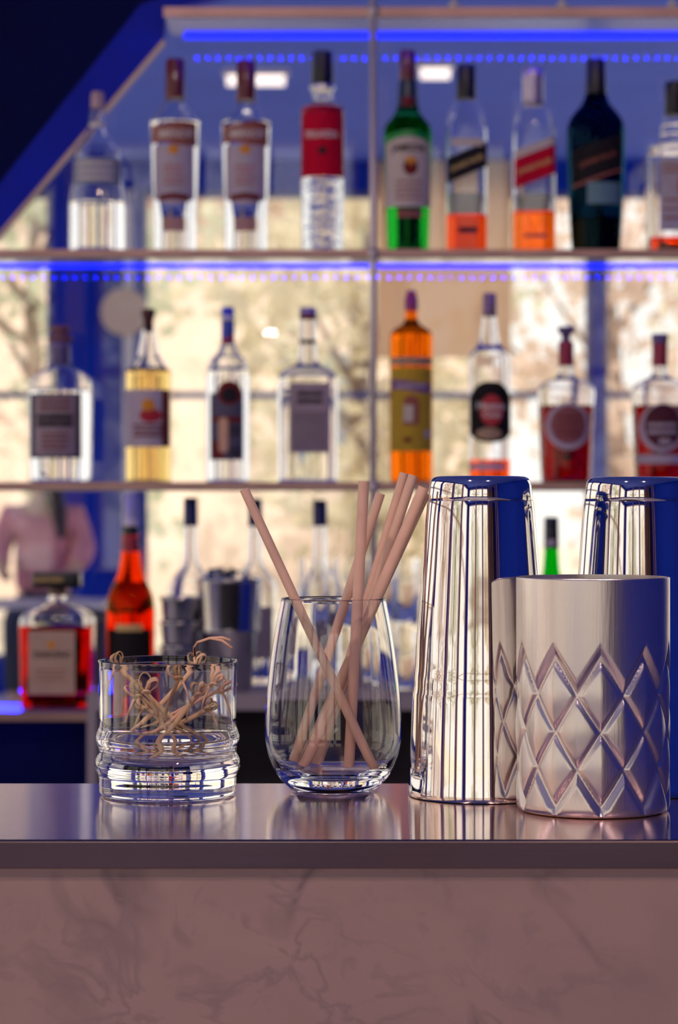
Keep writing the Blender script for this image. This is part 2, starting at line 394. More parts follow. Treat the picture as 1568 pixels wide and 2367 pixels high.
MB().lathe([(.15, .42), (.16, .44), (.16, .46), (.14, .47)], 28).build('seat', DARK, st, True)
for a in range(4):
    c, s_ = math.cos(a * 1.571 + .78), math.sin(a * 1.571 + .78)
    MB().sweep([(c * .12, s_ * .12, .42), (c * .19, s_ * .19, 0)], .014).build('leg', STEEL_D, st)
tb = thing('dining_table', 'pale lavender topped table in front of the seated person', 'table', (-2.0, 13.1, 0))
MB().box(-.6, .75, -.35, .35, .70, .73).build('tabletop', mat('lavender_top', (.55, .52, .68), .4), tb)
for a, c in ((-.53, -.29), (.68, -.29), (-.53, .29), (.68, .29)): MB().box(a - .025, a + .025, c - .025, c + .025, 0, .70).build('leg', DARK, tb)

# ================================================================== BACK BAR
ZS, ZM, ZBO = 3.74, 3.93, 3.83           # shelf front, mirror plane, bottle row
zA, zB = PZ(577, ZS), PZ(1115, ZS)
zT = PZ(17, ZS)
zC, zW = .957, .989
XE0, XE1 = -.62, .70
# glass backing in two sheets with a seam
mr = thing('glass_backing', 'clear glass sheet closing the back of the bottle shelves', 'glass sheet', (0, ZM, 0))
xs = PX(1045, ZM)
MB().box(-.75, xs - .0008, 0, .006, .90, 2.35).build('glass_panel', BACKG, mr)
MB().box(xs + .0008, .85, 0, .006, .90, 2.35).build('glass_panel', BACKG, mr)
# navy wall panel and blue slanted beam at upper left
def pxpoly(pts, Z): return [(PX(x, Z), PZ(y, Z)) for x, y in pts]
tag(MB().prism(pxpoly([(-400, 1000), (-400, -300), (560, -300), (470, -40), (330, 10), (0, 428), (-90, 545), (-90, 1000)][::-1], 3.905), 3.902, 3.928).build('wall_panel', NAVY), 'dark navy wall panel filling the upper left corner', 'wall panel')
bm_ = thing('slanted_beam', 'slanted blue beam edging the shelves at upper left', 'beam', (0, 0, 0))
MB().prism(pxpoly([(-95, 648), (-95, 535), (0, 425), (325, 12), (480, -45), (560, -60), (560, -20), (386, 24), (378, 92), (0, 538)], 3.90), 3.895, 3.929).build('beam_body', BEAM_LIT, bm_)
MB().prism(pxpoly([(-95, 655), (-95, 648), (0, 538), (378, 92), (380, 94), (2, 542)], 3.90), 3.893, 3.929).build('edge_trim', COPPER, bm_)
# glass shelves with copper lip and blue diodes
def shelf(label, ztop, th, lip, x0, x1, z_led):
    s = thing('glass_shelf', label, 'shelf', (0, 0, 0), 'glass shelves of the back bar')
    MB().box(x0, x1, ZS + .0075, ZM - .002, ztop - .008, ztop).build('shelf_plate', SHELFG, s)
    MB().box(x0, x1, ZS, ZS + .007, ztop - lip, ztop + .0005).build('front_lip', COPPER, s)
    return s


def led(label, z, x0, x1, dm=None):
    s = thing('led_strip', label, 'light strip', (0, 0, 0), 'blue light strips under the shelves')
    MB().box(x0, x1, ZS + .0075, ZS + .009, z - .004, z + .004).build('backing_tape', WHITE, s)
    MB().box(x0, x1, ZM - .012, ZM - .004, z - .003, z + .003).build('diffuser', LEDL, s)
    me = None; k = 0; x = x0 + .01
    while x < x1:
        if me is None:
            o = MB().box(-.0017, .0017, 0, .0002, -.0017, .0017).build('diode', dm or LEDB, s, loc=(x, ZS + .0092, z)); me = o.data
        else:
            o = bpy.data.objects.new('diode', me); COL.objects.link(o); o.location = (x, ZS + .0092, z); o.parent = s
        x += .0178
    return s


xTL = PX(378, ZS)
shelf('topmost glass shelf, cropped by the top of the picture', zT, .008, (38 - 17) * ZS / F, xTL, XE1, 0)
shelf('upper glass shelf carrying nine spirit bottles', zA, .008, (593 - 577) * ZS / F, XE0, XE1, 0)
shelf('middle glass shelf carrying the gin and rum bottles', zB, .008, (1131 - 1115) * ZS / F, XE0, XE1, 0)
led('row of blue diodes under the topmost shelf', PZ(33, ZS), xTL + .02, XE1)
led('row of blue diodes under the upper bottle shelf', PZ(590, ZS), XE0, XE1)
led('row of blue diodes under the middle bottle shelf', PZ(1129, ZS), XE0, XE1, LEDD)
# pins on the top shelf
for i, px in enumerate((1050, 1300, 1555)):
    t = thing('shelf_pin', 'pale rounded pin on the topmost shelf, %s' % ['left of three', 'middle of three', 'at the right edge'][i], 'pin', (PX(px, 3.76), 3.76, zT), 'pins standing on the topmost shelf')
    MB().lathe([(.005, 0), (.0085, .002), (.009, .006), (.006, .012), (.003, .014), (.003, .05)], 20).build('pin_body', WHITE, t, True)
# upright rod
xu = PX(863, 3.735)
ur = thing('shelf_upright', 'thin satin metal upright running past the shelves', 'upright', (xu, 3.733, zW))
MB().lathe([(.0055, 0), (.0055, 1.30)], 16).build('rod', mat('satin_metal', (.78, .70, .70), .4, .5), ur, True)
for z in (zA, zB, zT): MB().lathe([(.008, z - zW - .016), (.008, z - zW + .002)], 16).build('clamp', mat('satin_metal'), ur, True)
# base cabinet (right bay), low shelf (left bay)
xcl, xcr = PX(201, 3.70), PX(223, 3.70)
cb = thing('back_bar_cabinet', 'grey laminate base cabinet with an open dark front', 'cabinet', (0, 0, 0))
MB().box(xcl + .0005, .9, 3.70, ZM - .003, zW - .0245, zW).build('top', GREYP, cb)
MB().box(xcl, xcr, 3.70, ZM - .003, 0, zW - .0245).build('side_panel', GREYP, cb)
MB().box(xcr, .9, ZM - .03, ZM - .004, 0, zW - .0245).build('back_panel', DARK, cb)
MB().box(xcr, .9, 3.71, ZM - .03, .55, .57).build('inner_shelf', DARK, cb)
ls = thing('low_shelf', 'low glass shelf lit blue with a copper edge at left', 'shelf', (0, 0, 0))
MB().box(-.75, xcl - .001, ZS + .0075, ZM - .002, zC - .010, zC).build('shelf_plate', mat('frosted_blue_shelf', (.25, .3, .8), .3, var=.05), ls)
MB().box(-.75, xcl - .001, ZS, ZS + .007, zC - .013, zC + .0005).build('front_lip', COPPER, ls)
tag(MB().box(-.75, xcl - .001, 3.80, 3.82, 0, zC - .012).build('cabinet_front', NAVY), 'dark navy cabinet front below the low shelf at left', 'cabinet front')
area('led_light', ((-.75 + xcl) / 2, ZS + .03, zC - .016), (math.radians(25), 0, 0), .3, .008, .015, (.003, .01, 1.0))
area('led_light', (-.45, ZM - .03, zC + .02), (math.radians(-60), 0, 0), .28, .008, .7, (.003, .01, 1.0))


# ------------------------------------------------------------------ bottles
class Bottle:
    def __init__(s, name, label, cx, zb, prof, gm, n=None, sy=1.0, liquid=None, Z=ZBO, seg=48, wall=.0026, group=None, cavity=True, cat='bottle'):
        """prof: (row, half width px) from the foot up; n: (row, power) pairs"""
        s.Z = Z; s.k = Z / F; s.cx = cx; s.zb = zb; s.sy = sy
        s.root = thing(name, label, cat, (PX(cx, Z), Z, zb), group)
        zs = [max(0.0, PZ(y, Z) - zb) for y, _ in prof]; zs[0] = 0.0
        for i in range(1, len(zs)): zs[i] = max(zs[i], zs[i - 1] + .0004)
        rs = [h * s.k for _, h in prof]
        s.r = pchip(zs, rs); s.top = zs[-1]
        if n:
            nz = [PZ(y, Z) - zb for y, _ in n]; s.n = pchip(nz, [q for _, q in n])
        else: s.n = lambda z: 2.0
        N = 64; P = [(rs[0] * .93, 0, s.n(0))] + [(s.r(z), z, s.n(z)) for z in [.0022 + (s.top - .0022) * i / N for i in range(N + 1)]]
        g = MB().lathe(P, seg, sy=sy)
        zl = (PZ(liquid[1], Z) - zb) if liquid else .006
        if cavity and zl < s.top - .02:
            C = []
            for i in range(41):
                z = zl + (s.top - .003 - zl) * i / 40
                C.append((max(s.r(z) - wall, s.r(z) * .45), z, s.n(z)))
            g.lathe(C, seg, flip=True, sy=sy)
        s.body = smooth_by_angle(g.build('glass', gm, s.root), 60)
        if liquid and liquid[0]:
            L = []
            for i in range(25):
                z = .005 + (zl - .0055) * i / 24
                L.append((max(s.r(z) - wall, .001), z, s.n(z)))
            MB().lathe(L, seg, sy=sy).build('liquid', liquid[0], s.root, True)
    def sy_at(s, x, z, off):
        r = s.r(z) + off; n = s.n(z); q = min(.985, abs(x) / r)
        return -s.sy * r * (1 - q ** n) ** (1 / n) - off * .3
    def patch(s, name, x0, x1, top, bot, m, off=.0006, parent=None, cols=22, rows=8, back=False):
        """paper patch on the wall; top/bot: rows, constant or function of px column"""
        v = []; f = []
        tf = top if callable(top) else (lambda x: top); bf = bot if callable(bot) else (lambda x: bot)
        for i in range(cols + 1):
            x = x0 + (x1 - x0) * i / cols; xm = (x - s.cx) * s.k
            for j in range(rows + 1):
                y = bf(x) + (tf(x) - bf(x)) * j / rows; z = PZ(y, s.Z) - s.zb
                yy = s.sy_at(xm, z, off)
                v.append((xm, -yy if back else yy, z))
        for i in range(cols):
            for j in range(rows):
                a = i * (rows + 1) + j; f.append((a, a + rows + 1, a + rows + 2, a + 1))
        return mesh_obj(name, v, f, m, parent or s.root, True)
    def disc(s, name, cx, cy, rx, ry, m, off=.0009, parent=None):
        e = lambda x: ry * math.sqrt(max(0, 1 - ((x - cx) / rx) ** 2))
        return s.patch(name, cx - rx, cx + rx, lambda x: cy - e(x), lambda x: cy + e(x), m, off, parent, 18, 5)
    def text(s, body, cx, cy, width, m, height=None, rot=0.0, off=.0011, parent=None):
        v, f, w = text_tris(body, True); k = width / w; ky = (height / .72) if height else k; c, sn = math.cos(rot), math.sin(rot); V = []
        for x, y in v:
            x, y = x * k, y * ky
            px = cx + x * c - y * sn; py = cy - (x * sn + y * c); xm = (px - s.cx) * s.k; z = PZ(py, s.Z) - s.zb
            V.append((xm, s.sy_at(xm, z, off), z))
        return mesh_obj('lettering', V, f, m, parent or s.root)
    def lines(s, cx, rows, w, h, m, parent=None, off=.0011, seed=1):
        """rows of fine print that cannot be read"""
        rnd = random.Random(seed); b = MB()
        for y in rows:
            x = cx - w / 2
            while x < cx + w / 2:
                l = rnd.uniform(3, 8); x2 = min(x + l, cx + w / 2)
                pts = []
                for px, py in ((x, y + h / 2), (x2, y + h / 2), (x2, y - h / 2), (x, y - h / 2)):
                    xm = (px - s.cx) * s.k; z = PZ(py, s.Z) - s.zb; pts.append((xm, s.sy_at(xm, z, off), z))
                b.add(pts, [(0, 1, 2, 3)]); x = x2 + 1.6
        return b.build('fine_print', m, parent or s.root)
    def cap(s, prof, m, name='cap', n=2.0, sy=None):
        P = [(h * s.k, PZ(y, s.Z) - s.zb, n) for y, h in prof]
        return smooth_by_angle(MB().lathe(P, 36, sy=s.sy if sy is None else sy).build(name, m, s.root), 40)


def paper(n, c, var=.08, r=.7): return mat(n, c, r, var=var, scale=25, spec=.15)
LILAC = paper('lilac_paper', (.60, .52, .62)); CREAM = paper('cream_paper', (.74, .64, .56)); REDP = paper('red_paper', (.66, .0, .03)); MAROON = paper('maroon_paper', (.22, .03, .03))
BLKP = paper('black_paper', (.02, .017, .02)); DRED = mat('dark_red_cap', (.16, .005, .012), .3, coat=.4); DGREY = paper('charcoal_paper', (.13, .11, .15)); INK = paper('dark_ink', (.03, .025, .035)); WINK = paper('white_ink', (.85, .8, .78))
ORP = paper('orange_print', (.85, .36, .04)); REDINK = paper('red_ink', (.55, .04, .06)); BROWNP = paper('brown_paper', (.40, .13, .09)); LGREY = paper('pale_label', (.58, .52, .58))
YELP = paper('yellow_paper', (.62, .42, .04)); PURP = paper('purple_paper', (.28, .14, .32)); GRNP = mat('green_print', (.01, .38, .06), .4)
AMB = clear_tint('amber_liquid', (1.0, .30, .0)); AMB2 = clear_tint('bright_amber_liquid', (1.0, .42, .0)); RUBY = clear_tint('ruby_liquid', (.42, .012, .015)); GOLDL = clear_tint('pale_gold_liquid', (1, .84, .48)); DAMB = clear_tint('dark_amber_liquid', (.9, .22, .03))
REDB = clear_tint('red_brown_liquid', (.75, .05, .02))
UG, MG, LG = 'bottles on the upper shelf', 'bottles on the middle shelf', 'bottles on the low back bar'

# --- upper shelf
b = Bottle('vodka_bottle', 'clear bottle with a pinkish cap, leftmost on the upper shelf beside the slanted beam', 226, zA, [(592, 62), (580, 66), (480, 66), (440, 62), (400, 58), (352, 54), (335, 44), (322, 34), (305, 25), (290, 20), (270, 18), (255, 16), (245, 15)], CLEAR, liquid=(None, 470), group=UG)
b.cap([(252, 14), (250, 16), (218, 15), (213, 12)], mat('pinkish_cap', (.62, .42, .46), .4))
p = b.patch('label', 172, 282, 372, 432, mat('frosted_print', (.30, .33, .45), .7), rows=6)
b.lines(226, (385, 402, 418), 80, 9, WINK, p, seed=3)
b.patch('neck_ring', 208, 244, 286, 296, WINK, cols=10, rows=2)
for i, cx in enumerate((405, 569)):
    dy = i * 4
    b = Bottle('vodka_bottle', 'vodka bottle with a tall maroon cap and red band label, %s of two' % ('left' if i == 0 else 'right'), cx, zA,
               [(592, 48), (585, 50), (520, 50), (400, 54), (300, 57), (284 + dy, 58), (271 + dy, 50), (254 + dy, 36), (240 + dy, 27), (230 + dy, 22), (190, 20)], CLEAR, liquid=(None, 285), group=UG)
    b.cap([(230 + dy, 23), (224 + dy, 23), (144 + dy, 22), (138 + dy, 20)], DRED)
    p = b.patch('label', cx - 52, cx + 52, lambda x: 292 - 4 * math.sin((x - cx) / 20), lambda x: 340 + 4 * math.sin((x - cx) / 20), BROWNP)
    b.text('SMIRNOFF', cx + 4, 318, 84, WINK, 20, parent=p)
    q = b.patch('crest_label', cx - 46, cx + 46, 342, lambda x: 480 - 16 * abs((x - cx) / 46) ** 2, LILAC)
    b.disc('emblem', cx, 353, 13, 11, ORP, parent=q); b.disc('crest', cx, 412, 30, 38, LGREY, .0010, q)
    b.patch('red_sash', cx - 34, cx + 34, lambda x: 452 + .12 * abs(x - cx), lambda x: 466 + .12 * abs(x - cx), MAROON, .0011, q, 14, 2)
    b.lines(cx, (392, 404, 418, 430), 44, 4, REDINK, q, .0014, seed=5)
    b.patch('low_label', cx - 26, cx + 26, 508, 540, paper('peach_paper', (.62, .36, .24)))
b = Bottle('vodka_bottle', 'clear rippled bottle with a bright red label and black cap', 746, zA, [(592, 46), (584, 48), (420, 50), (262, 51), (250, 47), (244, 40), (238, 28), (230, 24), (215, 23), (206, 29), (200, 29), (195, 24), (185, 22)],
           glass('rippled_glass', (.97, .98, 1), 1.42, bump=.8, scale=110), liquid=(None, 300), group=UG)
b.cap([(197, 26), (192, 27), (150, 26), (123, 25), (120, 22)], BLACK)
b.cap([(206, 29.5), (201, 30), (198, 29)], mat('silver_ring', (.8, .78, .8), .2, 1.0), 'neck_ring')
p = b.patch('label', 697, 795, lambda x: 252 - 3 * math.cos((x - 746) / 30), 414, REDP)
b.text('FINLANDIA', 744, 318, 74, WINK, 17, parent=p); b.disc('emblem', 746, 355, 11, 8, INK, .001, p)
b = Bottle('whiskey_bottle', 'dark green whiskey bottle with an arched cream label and red capsule', 943, zA, [(592, 44), (584, 47), (480, 51), (380, 54), (322, 56), (300, 54), (290, 51), (279, 42), (265, 31), (248, 25), (200, 21), (190, 19)], glass('green_bottle_glass', (.10, .62, .16), 1.42), liquid=(None, 330), group=UG)
b.cap([(250, 26), (225, 23.5), (200, 21.8), (186, 20)], mat('dark_green_neck', (.004, .03, .05), .25), 'neck_sleeve'); b.cap([(187, 20), (180, 20.5), (125, 19), (118, 17)], DRED)
b.patch('neck_medal', 930, 955, 228, 250, MAROON, .0009, cols=8, rows=3)
p = b.patch('label', 891, 995, lambda x: 323 + 15 * ((x - 943) / 52) ** 2, lambda x: 484 - 2 * ((x - 943) / 52) ** 2, CREAM)
b.patch('green_band', 890, 996, lambda x: 308 + 15 * ((x - 943) / 52) ** 2, lambda x: 322 + 15 * ((x - 943) / 52) ** 2, GRNP, .0006, p)
b.text('JAMESON', 944, 350, 76, INK, 18, parent=p); b.disc('crest', 948, 392, 17, 20, MAROON, .001, p); b.disc('crest_top', 948, 378, 12, 9, ORP, .0012, p)
b.lines(944, (426, 440, 452, 464), 60, 5, BROWNP, p, seed=8)
p = b.patch('low_label', 918, 975, 492, 508, BROWNP)
b.patch('shoulder_band', 918, 968, 265, 271, GRNP)
def whisky(name, label, cx, hw, top, neck, capm, lab, band, liq, ylev, tilt, lw, gm=CLEAR, dark=False):
    b = Bottle(name, label, cx, zA, [(592, hw - 2), (585, hw), (330, hw), (300, hw), (286, hw * .98), (275, hw * .93), (262, hw * .82), (250, hw * .67), (240, hw * .55), (231, neck + 1), (225, neck), (170, neck)] if not dark else
               [(592, hw - 12), (585, hw - 10), (430, hw - 1), (330, hw + 2), (302, hw + 2), (281, hw - 3), (260, hw * .75), (240, hw * .5), (219, neck + 2), (170, neck)],
               gm, n=[(592, 7), (350, 7), (275, 2.6), (240, 2), (150, 2)] if not dark else None, liquid=(liq, ylev), group=UG, seg=64, sy=.95)
    return b
b = whisky('whisky_bottle', 'square clear whisky bottle with a slanted black label, a little amber left', 1078, 47, 150, 21, BLACK, None, None, AMB, 500, 0, 0)
b.cap([(231, 23), (226, 23.5), (158, 22), (151, 20)], BLACK)
sl = lambda y0: (lambda x: y0 - .42 * (x - 1078))
p = b.patch('label', 1032, 1124, sl(352), sl(410), BLKP); b.text('JOHNNIE WALKER', 1078, 383, 82, GOLD, 11, .40, parent=p)
b.patch('low_label', 1058, 1102, 530, 543, INK); b.patch('neck_label', 1042, 1114, 326, 344, CREAM)
b.patch('back_label', 1034, 1122, 440, 498, CREAM, back=True)
b = whisky('whisky_bottle', 'square clear whisky bottle with a slanted red label and silver cap', 1233, 49, 158, 22, None, None, None, AMB2, 492, 0, 0)
b.cap([(246, 24), (240, 25), (195, 24.5), (192, 25.5), (165, 25), (158, 22)], mat('silver_lilac_cap', (.60, .52, .62), .3, .5))
sr = lambda y0: (lambda x: y0 - .38 * (x - 1233))
p = b.patch('label', 1186, 1281, sr(357), sr(424), REDP); b.patch('cream_stripe', 1186, 1281, sr(338), sr(356), CREAM, .0006, p); b.text('JOHNNIE WALKER', 1233, 391, 84, GOLD, 11, .363, parent=p)
b.patch('low_label', 1208, 1262, 546, 554, BROWNP); b.patch('back_label', 1188, 1278, 444, 492, CREAM, back=True)
b = whisky('whisky_bottle', 'broad dark teal whisky bottle with a slanted black label', 1378, 65, 138, 23, None, None, None, DAMB, 505, 0, 0, glass('dark_teal_glass', (.10, .30, .42), 1.42), True)
b.cap([(222, 25), (215, 25), (145, 22), (138, 20)], BLACK)
sb = lambda y0: (lambda x: y0 - .36 * (x - 1378))
p = b.patch('label', 1322, 1434, sb(335), sb(412), BLKP); b.patch('gold_edge', 1322, 1434, sb(413), sb(420), BROWNP, .0006, p); b.text('JOHNNIE WALKER', 1378, 376, 90, BROWNP, 11, .345, parent=p)
b.patch('low_label', 1352, 1428, 428, 478, mat('teal_paper', (.16, .30, .36), .6))
b = Bottle('spirit_bottle', 'clear black capped bottle cut off by the right edge, on the upper shelf', 1560, zA, [(592, 58), (584, 61), (420, 64), (356, 66), (344, 60), (336, 42), (326, 34), (316, 36), (306, 30), (296, 33), (285, 26), (272, 27), (262, 22), (250, 21)], CLEAR, n=[(592, 5), (380, 5), (335, 3), (310, 2), (240, 2)], liquid=(DAMB, 553), group=UG)
b.cap([(268, 22), (262, 24), (200, 23), (190, 21)], BLACK)
p = b.patch('label', 1518, 1602, 375, 540, LGREY); b.disc('emblem', 1575, 438, 16, 30, REDINK, .001, p); b.lines(1552, (392, 405, 470, 490, 510), 56, 6, BROWNP, p, seed=4)

# --- middle shelf
b = Bottle('gin_bottle', 'clear bottle with purple collar and dark ornate label, leftmost on the middle shelf', 140, zB, [(1116, 66), (1108, 70), (1000, 73), (930, 74), (900, 73), (884, 71), (872, 65), (864, 56), (857, 44), (848, 29), (840, 23), (800, 22)], CLEAR, liquid=(None, 905), group=MG)
b.cap([(842, 22.5), (795, 22), (790, 20)], mat('purple_collar', (.20, .13, .42), .5), 'neck_collar'); b.cap([(790, 24), (786, 30), (778, 30), (774, 16), (770, 16), (768, 24), (756, 23), (751, 15)], mat('cork_brown', (.26, .11, .15), .7, var=.2, scale=40), 'stopper')
p = b.patch('label', 74, 194, 912, 1060, DGREY); b.patch('label_panel', 88, 182, lambda x: 918, lambda x: 1052, paper('mauve_paper', (.38, .30, .35)), .0010, p)
b.lines(135, (930, 945), 70, 7, MAROON, p, .0014, 3); b.lines(135, (966, 982), 84, 14, INK, p, .0014, 4); b.lines(135, (1005, 1016, 1027, 1038), 62, 5, MAROON, p, .0014, 5)
b = Bottle('tequila_bottle', 'clear bottle of pale gold spirit with a sun on its lilac label', 343, zB, [(1116, 51), (1108, 53), (866, 53), (857, 52), (850, 42), (836, 33), (821, 25), (798, 20), (770, 15), (755, 13)], CLEAR, liquid=(GOLDL, 856), group=MG)
b.cap([(768, 9), (758, 11), (744, 12), (733, 13), (730, 16), (716, 16), (714, 14)], mat('dark_wood_stopper', (.09, .02, .02), .5), 'stopper')
p = b.patch('label', 292, 394, 902, 1034, LILAC); b.disc('sun', 347, 938, 16, 14, ORP, .001, p); b.disc('red_figure', 352, 962, 26, 16, REDINK, .0009, p); b.lines(345, (985, 997, 1008), 66, 7, MAROON, p, seed=9); b.patch('label_edge', 378, 393, 904, 1032, MAROON, .0010, p, 4, 4)
b = Bottle('rum_bottle', 'clear bottle with a bright blue cap and dark label topped by a red circle', 527, zB, [(1116, 48), (1106, 51), (900, 51), (870, 51), (850, 48), (838, 44), (828, 36), (820, 27), (808, 21), (796, 16), (740, 14)], CLEAR, liquid=(None, 850), group=MG)
b.cap([(796, 15.5), (740, 15)], mat('blue_neck_wrap', (.05, .09, .50), .4), 'neck_wrap'); b.cap([(741, 15.5), (730, 15.5)], WHITE, 'cap_band'); b.cap([(731, 15), (714, 14.5), (710, 13)], mat('blue_cap', (.01, .05, .6), .3))
b.patch('neck_sash', 514, 541, lambda x: 782 - .5 * (x - 527), lambda x: 792 - .5 * (x - 527), REDINK, .0012, cols=8, rows=2)
p = b.patch('label', 488, 562, 910, 1064, paper('slate_paper', (.14, .13, .20))); b.disc('red_circle', 533, 910, 29, 28, MAROON, .0010, p); b.disc('dark_centre', 533, 915, 19, 17, INK, .0014, p)
b.patch('red_corner', 494, 562, 965, 978, MAROON, .0012, p); b.patch('red_foot', 494, 522, 1020, 1062, MAROON, .0012, p)
b.patch('cream_figure', 508, 530, lambda x: 966 + .06 * (x - 519) ** 2, lambda x: 1048 - .06 * (x - 519) ** 2, paper('peach_figure', (.80, .48, .32)), .0016, p, 10, 6); b.lines(546, (990, 1003, 1040, 1052), 26, 7, INK, p, .0015, 6)
b = Bottle('gin_bottle', 'square clear bottle with sloping shoulders and a plain lilac text label', 712, zB, [(1116, 66), (1108, 68), (900, 70), (870, 68), (858, 58), (850, 42), (842, 27), (825, 22), (790, 20), (730, 19)], CLEAR, n=[(1116, 6), (880, 6), (850, 3.2), (830, 2), (700, 2)], liquid=(None, 866), group=MG)
b.cap([(738, 20), (727, 20)], MAROON, 'cap_band'); b.cap([(728, 19.5), (714, 19.5), (711, 18)], mat('lilac_cap', (.34, .28, .46), .4)); b.cap([(794, 20.5), (786, 20.5)], INK, 'neck_ring')
p = b.patch('label', 671, 762, 888, 1048, paper('mauve_label', (.44, .35, .43))); b.lines(718, (913, 930), 58, 11, INK, p, .0012, 12); b.lines(716, [958 + 8 * i for i in range(11)], 78, 2.4, INK, p, .0012, 13)
b = Bottle('rum_bottle', 'amber bottle with a yellow label and magenta cap on the middle shelf', 951, zB, [(1116, 47), (1106, 49), (900, 49), (785, 49), (772, 48), (763, 41), (754, 28), (747, 18), (736, 14.5), (715, 14), (690, 14)], glass('amber_glass', (.95, .40, .05), 1.42), liquid=(None, 770), group=MG, cavity=False)
b.cap([(718, 15.5), (690, 15.5), (684, 12), (672, 11.5)], mat('magenta_cap', (.40, .02, .09), .35))
p = b.patch('label', 904, 998, 852, 1044, YELP); b.patch('label_band', 904, 998, lambda x: 884 + 4 * math.sin((x - 951) / 22), lambda x: 906 + 4 * math.sin((x - 951) / 22), PURP, .001, p); b.lines(950, (894,), 70, 8, LILAC, p, .0014, 3)
b.patch('portrait', 932, 968, lambda x: 915 + .03 * (x - 950) ** 2, 984, BROWNP, .001, p, 10, 5); b.patch('portrait_face', 932, 955, 938, 976, CREAM, .0014, p, 8, 4); b.disc('seal', 941, 1018, 11, 6, MAROON, .001, p); b.disc('silver_seal', 987, 1004, 8, 10, LILAC, .001, p)
b.patch('shoulder_band', 904, 998, 828, 846, paper('tan_band', (.45, .34, .22)))
b = Bottle('rum_bottle', 'clear rum bottle with a black label and red disc above the left shaker', 1132, zB, [(1116, 46), (1106, 48), (880, 49), (840, 49), (823, 46), (810, 36), (802, 28.5), (780, 22), (737, 17), (700, 15)], CLEAR, liquid=(AMB, 1062), group=MG)
b.cap([(732, 16.5), (684, 15.5), (678, 14)], mat('bronze_cap', (.30, .18, .20), .4, .3)); b.cap([(808, 36), (803, 32), (800, 28.5)], mat('blue_ring_print', (.01, .02, .75), .3), 'shoulder_ring')
p = b.patch('label', 1085, 1180, lambda x: 884 + 34 * abs((x - 1132) / 48) ** 3, lambda x: 1024 - 22 * abs((x - 1132) / 48) ** 3, BLKP); b.disc('red_disc', 1134, 950, 27, 36, paper('red_disc_paper', (.62, .06, .07)), .001, p)
b.text('Havana', 1132, 940, 64, WINK, 17, parent=p, off=.0015); b.text('Club', 1134, 960, 42, WINK, 15, parent=p, off=.0015); b.disc('gold_seal', 1128, 1004, 30, 14, paper('tan_seal', (.50, .34, .22)), .001, p)
b.patch('low_label', 1086, 1166, 1072, 1086, LILAC)
def squat(cx, label, stop, seed):
    b = Bottle('gin_bottle', label, cx, zB, [(1116, 55), (1106, 57), (1000, 62), (935, 65), (905, 67), (890, 58), (881, 45), (872, 23), (860, 18), (845, 17), (800, 17)], CLEAR, liquid=(RUBY, 938), group=MG)
    b.cap([(846, 18), (792, 18), (790, 17)], mat('red_neck_wrap', (.42, .02, .05), .4), 'neck_wrap')
    return b
b = squat(1309, 'squat bottle of ruby spirit with a round ring label and flared stopper', True, 1)
b.cap([(792, 12), (780, 10), (772, 13), (766, 20), (758, 20), (755, 16)], mat('plum_stopper', (.16, .11, .26), .4), 'stopper')
p = b.disc('label', 1309, 986, 52, 54, LILAC); b.disc('label_centre', 1309, 984, 42, 44, paper('rose_paper', (.34, .12, .14)), .001, p); b.lines(1309, (966, 980, 994, 1006), 52, 5, MAROON, p, .0014, 3)
b = squat(1526, 'squat bottle of ruby spirit with a round dark label, cut off by the right edge', False, 2)
b.cap([(794, 18), (790, 19), (776, 20), (772, 18)], mat('plum_stopper'), 'stopper')
p = b.disc('label', 1524, 990, 52, 56, LILAC); b.disc('label_centre', 1526, 986, 44, 50, paper('dark_rose_paper', (.12, .03, .05)), .001, p); b.lines(1524, (984, 1000), 66, 9, LILAC, p, .0014, 3); b.lines(1530, (1022,), 26, 14, LILAC, p, .0014, 6)
b.patch('low_label', 1470, 1582, 1052, 1072, LGREY)

# --- low back bar
b = Bottle('amaretto_bottle', 'square amber liqueur bottle with a wide black cap, on the low blue-lit shelf', 133, zC, [(1637, 76), (1628, 80), (1480, 83), (1440, 84), (1424, 80), (1410, 62), (1398, 38), (1388, 24), (1375, 20), (1355, 20)], CLEAR, n=[(1640, 9), (1430, 9), (1400, 4), (1385, 2), (1340, 2)], sy=.72, liquid=(REDB, 1445), group=LG, seg=64)
b.cap([(1357, 54), (1354, 55), (1326, 55), (1322, 53)], BLACK, 'cap', 8.0, .72)
c_ = b.root.children[-1]
b.cap([(1376, 20.5), (1357, 20.5)], mat('brown_neck', (.24, .12, .09), .4), 'neck_wrap')
p = b.patch('label', 73, 180, 1455, 1600, paper('tan_label', (.62, .44, .34)), .0006); b.text('DISARONNO', 128, 1510, 84, INK, 15, parent=p); b.disc('emblem', 126, 1487, 9, 9, ORP, .001, p); b.lines(126, (1545, 1556, 1567), 70, 3, BROWNP, p, seed=2)
s0 = Bottle.__new__(Bottle); s0.__dict__.update(b.__dict__); s0.r = lambda z: 55 * b.k; s0.n = lambda z: 8.0
s0.text('DISARONNO', 118, 1339, 66, GOLD, 13, off=.0008, parent=c_)
b = Bottle('liqueur_bottle', 'red brown liqueur bottle with a tall white cap behind the rocks glass', 302, zW, [(1591, 52), (1580, 55), (1420, 56), (1385, 53), (1360, 45), (1335, 33), (1310, 26), (1280, 22), (1240, 20), (1220, 18)], glass('red_amber_glass', (1.0, .42, .10), 1.42), liquid=(DAMB, 1345), group=LG)
b.cap([(1238, 20), (1216, 18.5)], BLACK, 'neck_ring'); b.cap([(1217, 17), (1146, 16), (1140, 14)], WHITE)
p = b.patch('label', 252, 352, 1452, 1585, BLKP); b.patch('gold_title', 272, 334, 1440, 1456, GOLD, .001, p); b.cap([(1275, 22.5), (1240, 20.5)], mat('red_neck_wrap'), 'neck_wrap')
